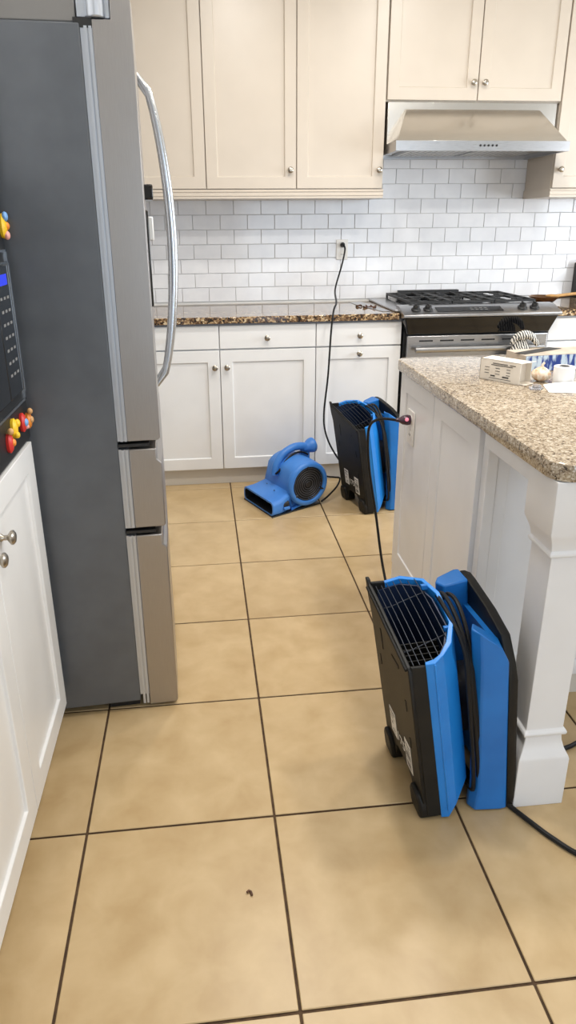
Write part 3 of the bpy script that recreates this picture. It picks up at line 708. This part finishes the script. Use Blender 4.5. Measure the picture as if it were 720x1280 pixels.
# ------------------------------------------------------------------ air movers (folded radial fans standing on end)
LEAN = -.160
def sh(t, a, z): return (t + (LEAN + .065*max(0, min(1, (t-.05)/.15)))*z, a, z)     # local x = thickness, y = length, z = up, slight lean
def ztop(a, t=0): return .452 + .075*(a/.28) + .30*max(0, min(t, .13))*.9*.5
def make_air_mover(label, loc, rz):
    t = thing('air_mover', label, 'air mover', loc, rz, 'blue and black upright air movers')
    # --- black side panel with two rounded feet
    side = [(.004,.012),(.014,.002),(.030,0),(.052,0),(.066,.008),(.074,.030),(.084,.062),(.100,.076),(.180,.076),(.196,.062),(.206,.030),(.214,.008),(.228,0),(.252,0),(.268,.006),(.276,.020),(.278,.060),(.279,.20),(.280,.43)]
    def outline(tt, grow=0):
        pts = [(a, z) for a, z in side]
        pts += [(.292, .470), (.298, .528), (.285, .527)] 
        pts += [(.275,.516), (.20,.502),(.14,.486),(.07,.470),(.004,.452),(-.001,.444),(.0,.30),(.002,.10)]
        return [sh(tt, a, z) for a, z in pts]
    m = MB().loft([outline(0), outline(.010)])
    sp = part('side_panel', m, M_amblack, t, local=True, bevel=.0025)
    # near and far returns of the black half (wrap of the edge)
    m = MB().loft([[sh(x, a, z) for x, a in ((.008,0),(.044,0),(.044,.008),(.008,.008))] for z in (.012, .25, .455)])
    part('edge_return', m, M_amblack, t, local=True, bevel=.002)
    m = MB().loft([[sh(x, a, z) for x, a in ((.008,.272),(.044,.272),(.044,.281),(.008,.281))] for z in (.012, .25, .522)])
    part('edge_return', m, M_amblack, t, local=True, bevel=.002)
    # feet: rounded blocks
    for a0, a1 in ((.002,.070),(.210,.276)):
        m = MB().loft([[sh(x, a0+(a1-a0)*u, z) for u, z in ((.1,0.0),(.85,0.0),(1,.012),(1,.05),(.8,.075),(.2,.075),(0,.05),(0,.012))] for x in (-.012, .044)])
        part('foot', m, M_amblack, t, local=True, bevel=.008, seg=3)
    # recessed ribs / slots and screw bosses on the face
    for (a, z, w, h) in ((.045,.30,.006,.030),(.045,.19,.006,.028),(.235,.30,.006,.030),(.075,.40,.05,.008),(.20,.37,.006,.06)):
        part('slot', MB().loft([[sh(x, q, s) for q, s in ((a,z),(a+w,z),(a+w,z+h),(a,z+h))] for x in (-.0015, .001)]), M_dark, sp, local=True, smooth=0)
    # raised edge under the outlet
    m = MB().tube([Vector(sh(-.002, a, z)) for a, z in ((.004,.448),(.07,.464),(.14,.479),(.20,.494),(.277,.508))], .0045, 8)
    part('outlet_edge', m, M_amblack, sp, local=True)
    # labels
    def sticker(a0, a1, z0, z1, rows_):
        o = part('sticker', MB().loft([[sh(x, q, s) for q, s in ((a0,z0),(a1,z0),(a1,z1),(a0,z1))] for x in (-.0012, .0)]), M_white, sp, local=True, smooth=0, label='white printed sticker')
        m = MB()
        for (q0, q1, s0, s1) in rows_:
            m.add([sh(-.0016, a0+(a1-a0)*q0, z0+(z1-z0)*s0), sh(-.0016, a0+(a1-a0)*q1, z0+(z1-z0)*s0), sh(-.0016, a0+(a1-a0)*q1, z0+(z1-z0)*s1), sh(-.0016, a0+(a1-a0)*q0, z0+(z1-z0)*s1)], [(0,1,2,3)])
        part('sticker_print', m, M_greyink, o if False else sp, local=True, smooth=0)
    sticker(.168, .212, .108, .188, [(.1,.9,.84,.93),(.35,.85,.72,.77),(.2,.9,.62,.66),(.55,.75,.38,.50),(.2,.6,.2,.25),(.2,.8,.1,.14)])
    sticker(.058, .100, .090, .178, [(.1,.9,.84,.90),(.15,.7,.72,.77),(.1,.9,.42,.62),(.1,.9,.34,.38),(.15,.85,.08,.28),(.2,.6,.64,.68)])
    # model number print, "175"
    cu = bpy.data.curves.new('number_print', 'FONT'); cu.body = '175'; cu.size = .040; cu.extrude = .0004; cu.align_x = 'CENTER'
    co = bpy.data.objects.new('number_print', cu); COL.objects.link(co); 
    dg = bpy.context.evaluated_depsgraph_get(); me = bpy.data.meshes.new_from_object(co.evaluated_get(dg)); bpy.data.objects.remove(co)
    m = MB(); vs = []
    for v in me.vertices: vs.append(sh(-.0016 + v.co.z, .132 - v.co.x, .122 + v.co.y))
    m.add(vs, [tuple(p.vertices) for p in me.polygons])
    part('number_print', m, M_white, sp, local=True, smooth=0)
    # --- blue shell: C-shaped wall around the outlet
    O = lambda z: {  # outer path (thickness, length)
        }
    def path(w, ins):
        # w widens towards the top
        P_ = [(.042,-.001),(.060,-.007),(.085-.004*w,.004),(.128-.022*w,.040-.012*w),(.136-.004*w,.09),(.136+.002*w,.19),(.120+.004*w,.250),(.082,.284),(.042-.022*w,.285)]
        Q = [(.044,.008),(.062,.006),(.080-.004*w,.011),(.119-.022*w,.046-.012*w),(.127-.004*w,.092),(.127+.002*w,.186),(.112+.004*w,.243),(.078,.274),(.044-.022*w,.275)]
        return P_, Q
    lev = []
    for (f, w) in ((0,0),(.25,.1),(.8,.55),(.93,1),(1,1)):
        P_, Q = path(w, 0); sec = []
        for (x, a) in P_ + list(reversed(Q)):
            zb = .006 + max(0, (x-.055))*1.0
            zt = .460 + .062*(a/.28) + .45*max(0, min(x-.045, .055)) - .12*max(0, a-.2)
            sec.append(sh(x, a, zb + (zt-zb)*f))
        lev.append(sec)
    m = MB(); n = 18
    m.loft(lev, caps=False)
    # rim and bottom strips
    top = lev[-1]; bot = lev[0]
    for L_ in (top, bot):
        m.add(L_, [(i, i+1, 16-i, 17-i) for i in range(8)])
    m_f = [(17, 0)]
    bs = part('blue_shell', m, M_blue_lit, t, local=True, bevel=.0015, smooth=12)
    # near facet stripe: slim raised band
    m = MB().loft([[sh(x, a, z) for x, a in ((.058,-.009),(.062,-.009),(.066,.002),(.058,.002))] for z in (.03, .24, .462)])
    part('corner_rib', m, M_blue_lit, bs, local=True, bevel=.0015)
    lin = [(.046,.0085),(.062,.0065),(.075,.012),(.096,.036),(.120,.094),(.121,.184),(.108,.240),(.077,.271),(.022,.272)]
    lo = [(x-.003*min(1,x/.06), a+(.003 if a < .05 else (-.003 if a > .2 else 0))) for x, a in lin]
    ztl = lambda x, a: .460 + .062*(a/.28) + .45*max(0, min(x-.045, .055)) - .12*max(0, a-.2) - .012
    m = MB().loft([[sh(x, a, .305 if f == 0 else ztl(x, a)) for x, a in lin + list(reversed(lo))] for f in (0, 1)], caps=False)
    m.add([sh(x, a, ztl(x, a)) for x, a in lin + list(reversed(lo))], [(i, i+1, 16-i, 17-i) for i in range(8)])
    part('duct_shade_liner', m, M_duct_shade, t, local=True)  # added liner, paints shade over the blue shell's inner wall
    # inner duct floor, dark, with vanes
    def fl(z): return [sh(x, a, z) for x, a in ((.008,.008),(.078,.010),(.095,.04),(.112,.10),(.114,.18),(.10,.24),(.078,.268),(.008,.27))]
    m = MB().loft([fl(.30), fl(.31)]); part('duct_floor', m, M_dark, t, local=True)
    for k in range(6):
        a = .018 + k*.017
        m = MB().loft([[sh(x, q, z) for x, q in ((.012,a),(.092+k*.002,a+.004),(.092+k*.002,a+.007),(.012,a+.003))] for z in (.311, .425+.004*k)])
        part('duct_vane', m, M_amblack, t, local=True)
    # wire grille across the outlet
    def gz(a, x): return .452 + .068*(a/.28) + .30*max(0, min(x-.03, .09))
    for k in range(7):
        x = .018 + k*.0145
        a0, a1 = (.012, .268) if x < .08 else (.03+.5*(x-.08), .255)
        pts = [Vector(sh(x, a0+(a1-a0)*q/8, gz(a0+(a1-a0)*q/8, x)-.004+.006*math.sin(PI*q/8))) for q in range(9)]
        part('grille_wire', MB().tube(pts, .0013, 6), M_wire, t, local=True)
    for a in (.062, .20):
        pts = [Vector(sh(.006+.108*q/8, a + .02*(q/8-.5), gz(a, .006+.108*q/8)-.006)) for q in range(9)]
        part('grille_wire', MB().tube(pts, .0015, 6), M_wire, t, local=True)
    for a in (.075, .215):
        part('grille_clip', MB().loft([[sh(x, a+d, gz(a,.11)+q) for d, q in ((0,-.008),(.010,-.008),(.010,.006),(0,.006))] for x in (.108,.122)]), M_blue, t, local=True, bevel=.002)
    # --- motor core between the halves
    m = MB().lathe([(0,.085),(.075,.085)], (0,0,0), (1,0,0), 28)
    m.xf(Matrix.Translation(sh(.115,.14,.25))); part('motor_core', m, M_black, t, local=True)
    # --- blue tray of the second half
    near_b = [(.214,.0),(.196,-.002),(.158,.006),(.146,.030),(.158,.056),(.214,.060)]
    far_b = [(.214,.222),(.160,.226),(.148,.250),(.160,.274),(.200,.283),(.214,.283)]
    def blk(P_, near):
        lev = []
        for f in (0, .12, .8, 1):
            sec = []
            for (x, a) in P_:
                x2 = x - (.026 if (f == 0 and x < .17 and near) else (.014 if (f == .12 and x < .17 and near) else 0))
                zt = (.520 if x < .18 else .438) if near else (.520 if x < .18 else .535)
                if near and x > .18 and a > .03: zt = .47
                if near and .18 < x < .2: zt = .485
                zb = .004
                sec.append(sh(x2, a, zb + (zt-zb)*f))
            lev.append(sec)
        return MB().loft(lev)
    bt = part('blue_tray', blk(near_b, True), M_blue, t, local=True, bevel=.004)
    part('far_wall', blk(far_b, False), M_blue, bt, local=True, bevel=.004)
    part('tray_back', MB().loft([[sh(x, a, z) for x, a in ((.200,.05),(.2135,.05),(.2135,.235),(.200,.235))] for z in (.02, .465)]), M_blue, bt, local=True)
    # --- black outer back panel
    prof = [(.006,.0),(.275,.0),(.281,.02),(.283,.50),(.270,.536),(.240,.534),(.12,.512),(.045,.486),(.012,.425),(.0,.385),(-.002,.03)]
    m = MB().loft([[sh(x, a if ins == 0 else .14+(a-.14)*.955, z if ins == 0 else z*.985+.003) for a, z in prof] for x, ins in ((.2135,0),(.226,0),(.240,1))])
    part('back_panel', m, M_amblack, t, local=True, bevel=.002)
    # --- wrapped cord in the gap
    for k in range(3):
        r0 = .140 + .0105*(k-.6); pts = []
        base_pts = [(.010+.004*k,.10),(.010+.004*k,.36),(.040+.01*k,.47),(.14,.517+.004*k),(.235-.01*k,.50),(.262-.008*k,.40),(.265-.008*k,.12),(.225,.05+.006*k),(.14,.034+.006*k),(.045,.045+.006*k)]
        pts = spline([sh(r0 + .004*math.sin(i*1.7+k) - (.008 if .2 < z < .45 and a < .05 else 0), a, z) for i, (a, z) in enumerate(base_pts)], 5, closed=True)
        part('wrapped_cord', MB().tube(pts, .0056, 8, closed=True), M_cable, t, local=True)
    return t
am1 = make_air_mover('larger nearer blue and black air mover beside the island corner post', (.367, .396, 0), math.radians(3.5))
bpy.context.view_layer.update()
def copy_tree(o, parent=None):
    c = o.copy(); COL.objects.link(c); c.parent = parent
    for ch in list(o.children): copy_tree(ch, c)
    return c
am2 = copy_tree(am1); am2['label'] = 'farther blue and black air mover next to the small blue blower'
am2.location = (.664, 2.262, 0); am2.rotation_euler = (0, 0, math.radians(14.5))
ROOTM[am2.name] = Matrix.Translation(am2.location) @ Matrix.Rotation(math.radians(14.5), 4, 'Z')

# supply cords (world coordinates)
def plug(parent, p, d, name='plug'):
    m = MB().lathe([(0,.013),(.010,.015),(.022,.012),(.034,.006),(.040,.005)], p, d, 12)
    part(name, m, M_cable, parent)
# near air mover: island outlet -> down -> behind the fan
pts = spline([(.56,1.454,.722),(.50,1.50,.716),(.478,1.56,.66),(.495,1.60,.50),(.53,1.60,.30),(.548,1.52,.10),(.552,1.36,.008),(.55,1.05,.006),(.54,.80,.006),(.50,.72,.04),(.47,.66,.10)], 7)
c = part('power_cord', MB().tube(pts, .0052, 8), M_cable, am1); 
M_plug = base('indicator_plug', srgb(70,44,60), .25)
m = MB().lathe([(0,.017),(.012,.019),(.028,.016),(.040,.008),(.052,.006)], (.602,1.454,.722), (-1,.1,.0), 14); part('plug', m, M_plug, c, label='dark plug with a lit pink tip')
M_pink = base('pink_indicator', srgb(230,130,150), .3); pe = M_pink.node_tree.nodes['Principled BSDF']; pe.inputs['Emission Color'].default_value = (.9,.25,.35,1); pe.inputs['Emission Strength'].default_value = 1.2
part('indicator', MB().sphere((.585,1.440,.728), .007), M_pink, c)
# loop of cord on the floor around the island post
pts = spline([(.566,.432,.02),(.590,.408,.008),(.620,.355,.007),(.650,.305,.007),(.69,.255,.007),(.76,.21,.007),(.88,.23,.007),(.98,.36,.007),(.97,.52,.007),(.90,.602,.007),(.84,.590,.007),(.78,.575,.007),(.68,.60,.007),(.60,.56,.008),(.566,.52,.02)], 7)
part('trailing_cord', MB().tube(pts, .0062, 8), M_cable, am1)
# far air mover: wall outlet
pts = spline([(.733,3.352,1.262),(.738,3.335,1.235),(.716,3.31,1.15),(.668,3.25,1.02),(.60,2.86,.985),(.561,2.725,.96),(.545,2.70,.86),(.532,2.70,.62),(.515,2.705,.43),(.522,2.70,.32),(.56,2.68,.22),(.62,2.64,.14),(.70,2.60,.12),(.76,2.56,.14)], 7)
c = part('power_cord', MB().tube(pts, .0052, 8), M_cable, am2)
plug(c, (.733,3.3925,1.262), (0,-1,0))

# ------------------------------------------------------------------ blower (carpet dryer)
U = Vector((.418,-.908,0)); ang = math.atan2(U.y, U.x)
t = thing('floor_blower', 'small blue snail-shaped carpet blower on the floor by the cabinets', 'blower', (.385, 2.395, 0), ang)
# local x = intake axis towards the viewer (0 at intake face), local y = away from nozzle; nozzle along -y
def W(u, w, z): return (u, -w, z)
cz, R0 = .132, .122
def volute(grow):
    pts = []
    # from nozzle top round the drum to the bottom
    for k in range(0, 25):
        a = math.radians(38 + (270-38)*k/24)
        pts.append((math.cos(a)*(R0+grow), cz + math.sin(a)*(R0+grow)))
    return pts
secs = []
def sec(u, g_):
    v = volute(g_)
    return [W(u, a, max(z, .006)) for a, z in v] + [W(u, .10, .008), W(u, .112, .07)]
m = MB().loft([sec(u, g_) for u, g_ in ((-.268,-.040),(-.262,-.018),(-.245,-.004),(-.20,0),(-.06,0),(-.022,-.003),(-.008,-.016),(-.003,-.032),(-.03,-.033))])
part('drum', m, M_blue2, t, local=True, smooth=45)
# nozzle
def nz(w, z0, z1, u0, u1, r):
    return [W(u, w, z) for u, z in rrect(u0, u1, z0, z1, r, 4)]
outer = [nz(.08,.008,.118,-.262,-.030,.02), nz(.105,.005,.105,-.268,-.010,.02), nz(.17,.004,.084,-.280,.012,.022), nz(.222,.004,.078,-.286,.018,.024)]
inner = [nz(.222,.013,.069,-.276,.008,.018), nz(.15,.015,.066,-.27,.004,.016)]
m = MB().loft(outer + inner[:1], caps=False); part('nozzle', m, M_blue2, t, local=True, smooth=45)
m = MB().loft([nz(.221,.012,.070,-.277,.009,.018), nz(.12,.013,.068,-.272,.006,.016)], caps=False)
m.add(nz(.12,.013,.068,-.272,.006,.016), [tuple(range(20))]); part('nozzle_throat', m, M_dark, t, local=True)
for k in range(5):
    u = -.24 + k*.052
    part('nozzle_bar', MB().add([W(u,.165,.02),W(u+.004,.165,.02),W(u+.004,.175,.02),W(u,.175,.02),W(u,.165,.063),W(u+.004,.165,.063),W(u+.004,.175,.063),W(u,.175,.063)], [(0,3,2,1),(4,5,6,7),(0,1,5,4),(1,2,6,5),(2,3,7,6),(3,0,4,7)]), M_dark, t, local=True)
# rubber base line
part('base_pad', MB().loft([nz(.225,0,.006,-.284,.016,.002), nz(-.08,0,.008,-.255,-.012,.002)]), M_black, t, local=True)
# intake ring and grille
m = MB().lathe([(-.02,.118),(-.004,.118),(.004,.112),(.008,.104),(.006,.094),(-.002,.090),(-.02,.088)], (0,0,cz), (1,0,0), 48, caps=False); part('intake_ring', m, M_blue2, t, local=True, smooth=50)
part('intake_well', MB().lathe([(-.026,.001),(-.024,.090),(-.004,.090),(-.004,.0895),(-.020,.088),(-.0205,.001)], (0,0,cz), (1,0,0), 40, caps=False), M_dark, t, local=True)
M_ring = base('grille_ring_grey', srgb(86,88,94), .4, .4)
for k in range(7):
    r = .014 + k*.0115
    pts = [(.0, math.cos(a)*r, cz+math.sin(a)*r) for a in [2*PI*q/32 for q in range(32)]]
    part('grille_ring', MB().tube(pts, .0017, 6, closed=True), M_ring, t, local=True)
for k in range(3):
    a = math.radians(95 + 120*k)
    part('grille_spoke', MB().tube([(.001, math.cos(a)*.080, cz+math.sin(a)*.080), (.004, math.cos(a)*.098, cz+math.sin(a)*.098)], .0045, 8), M_black, t, local=True)
part('grille_hub', MB().lathe([(0,.014),(.003,.014),(.004,.01)], (0,0,cz), (1,0,0), 20), M_black, t, local=True)
# handle arching over the drum with a flared cord post at its rear end
uh = -.150
pts = spline([W(uh,.112,.160),W(uh,.100,.215),W(uh,.062,.262),W(uh,.005,.287),W(uh,-.045,.288),W(uh,-.085,.276)], 6)
m = MB().tube(pts, [.0195 + .006*abs(q/(len(pts)-1)-.5) for q in range(len(pts))], 12); 
hd = part('handle', m, M_blue2, t, local=True, smooth=60)
p0 = Vector(W(uh,-.078,.276)); dd = Vector(W(0,-.85,.12)).normalized()
m = MB().lathe([(-.02,.020),(.008,.025),(.018,.034),(.036,.040),(.048,.040),(.053,.035),(.053,.006)], p0, dd, 18); part('cord_post', m, M_blue2, hd, local=True, smooth=50)
m = MB().loft([[W(uh-.012,-.04,.24),W(uh+.012,-.04,.24),W(uh+.012,-.10,.20),W(uh-.012,-.10,.20)],[W(uh-.009,-.055,.285),W(uh+.009,-.055,.285),W(uh+.009,-.10,.27),W(uh-.009,-.10,.27)]]); part('handle_foot', m, M_blue2, hd, local=True, bevel=.004)
pts = spline([W(uh+.02,.118,.17),W(uh+.030,.100,.19),W(uh+.028,.06,.235),W(uh+.024,.01,.262),W(uh+.02,-.04,.262),W(uh+.022,-.08,.242)], 6)
part('wrapped_cord', MB().tube(pts, .0052, 8), M_cable, t, local=True)
pts = spline([(.455,2.46,.16),(.50,2.50,.13),(.55,2.55,.105),(.585,2.58,.085),(.56,2.53,.06),(.50,2.47,.03),(.46,2.43,.02)], 6)
part('power_cord', MB().tube(pts, .0048, 8), M_cable, t)
m = MB().loft([[W(.004+q, .12+w, z) for w, z in ((0,.025),(.035,.025),(.035,.04),(0,.04))] for q in (0,.012)])
part('side_latch', m, M_blue2, t, local=True, bevel=.003)
for (u, w) in ((-.20,.13),(-.10,.145),(-.05,.12)):
    part('screw', MB().lathe([(0,.004),(.0015,.003)], W(u, w, .098 if w < .14 else .095), (0,0,1), 8), M_black, t, local=True)

# small crumb on the floor
t = part('crumb', MB().tube([(.062+.006*math.cos(a)-.14, .245+.012*math.sin(a), .0035) for a in (0,.8,1.6,2.4)], .0028, 6), M_scrap)
tag(t, 'tiny brown crumb on the near floor tile', 'crumb')
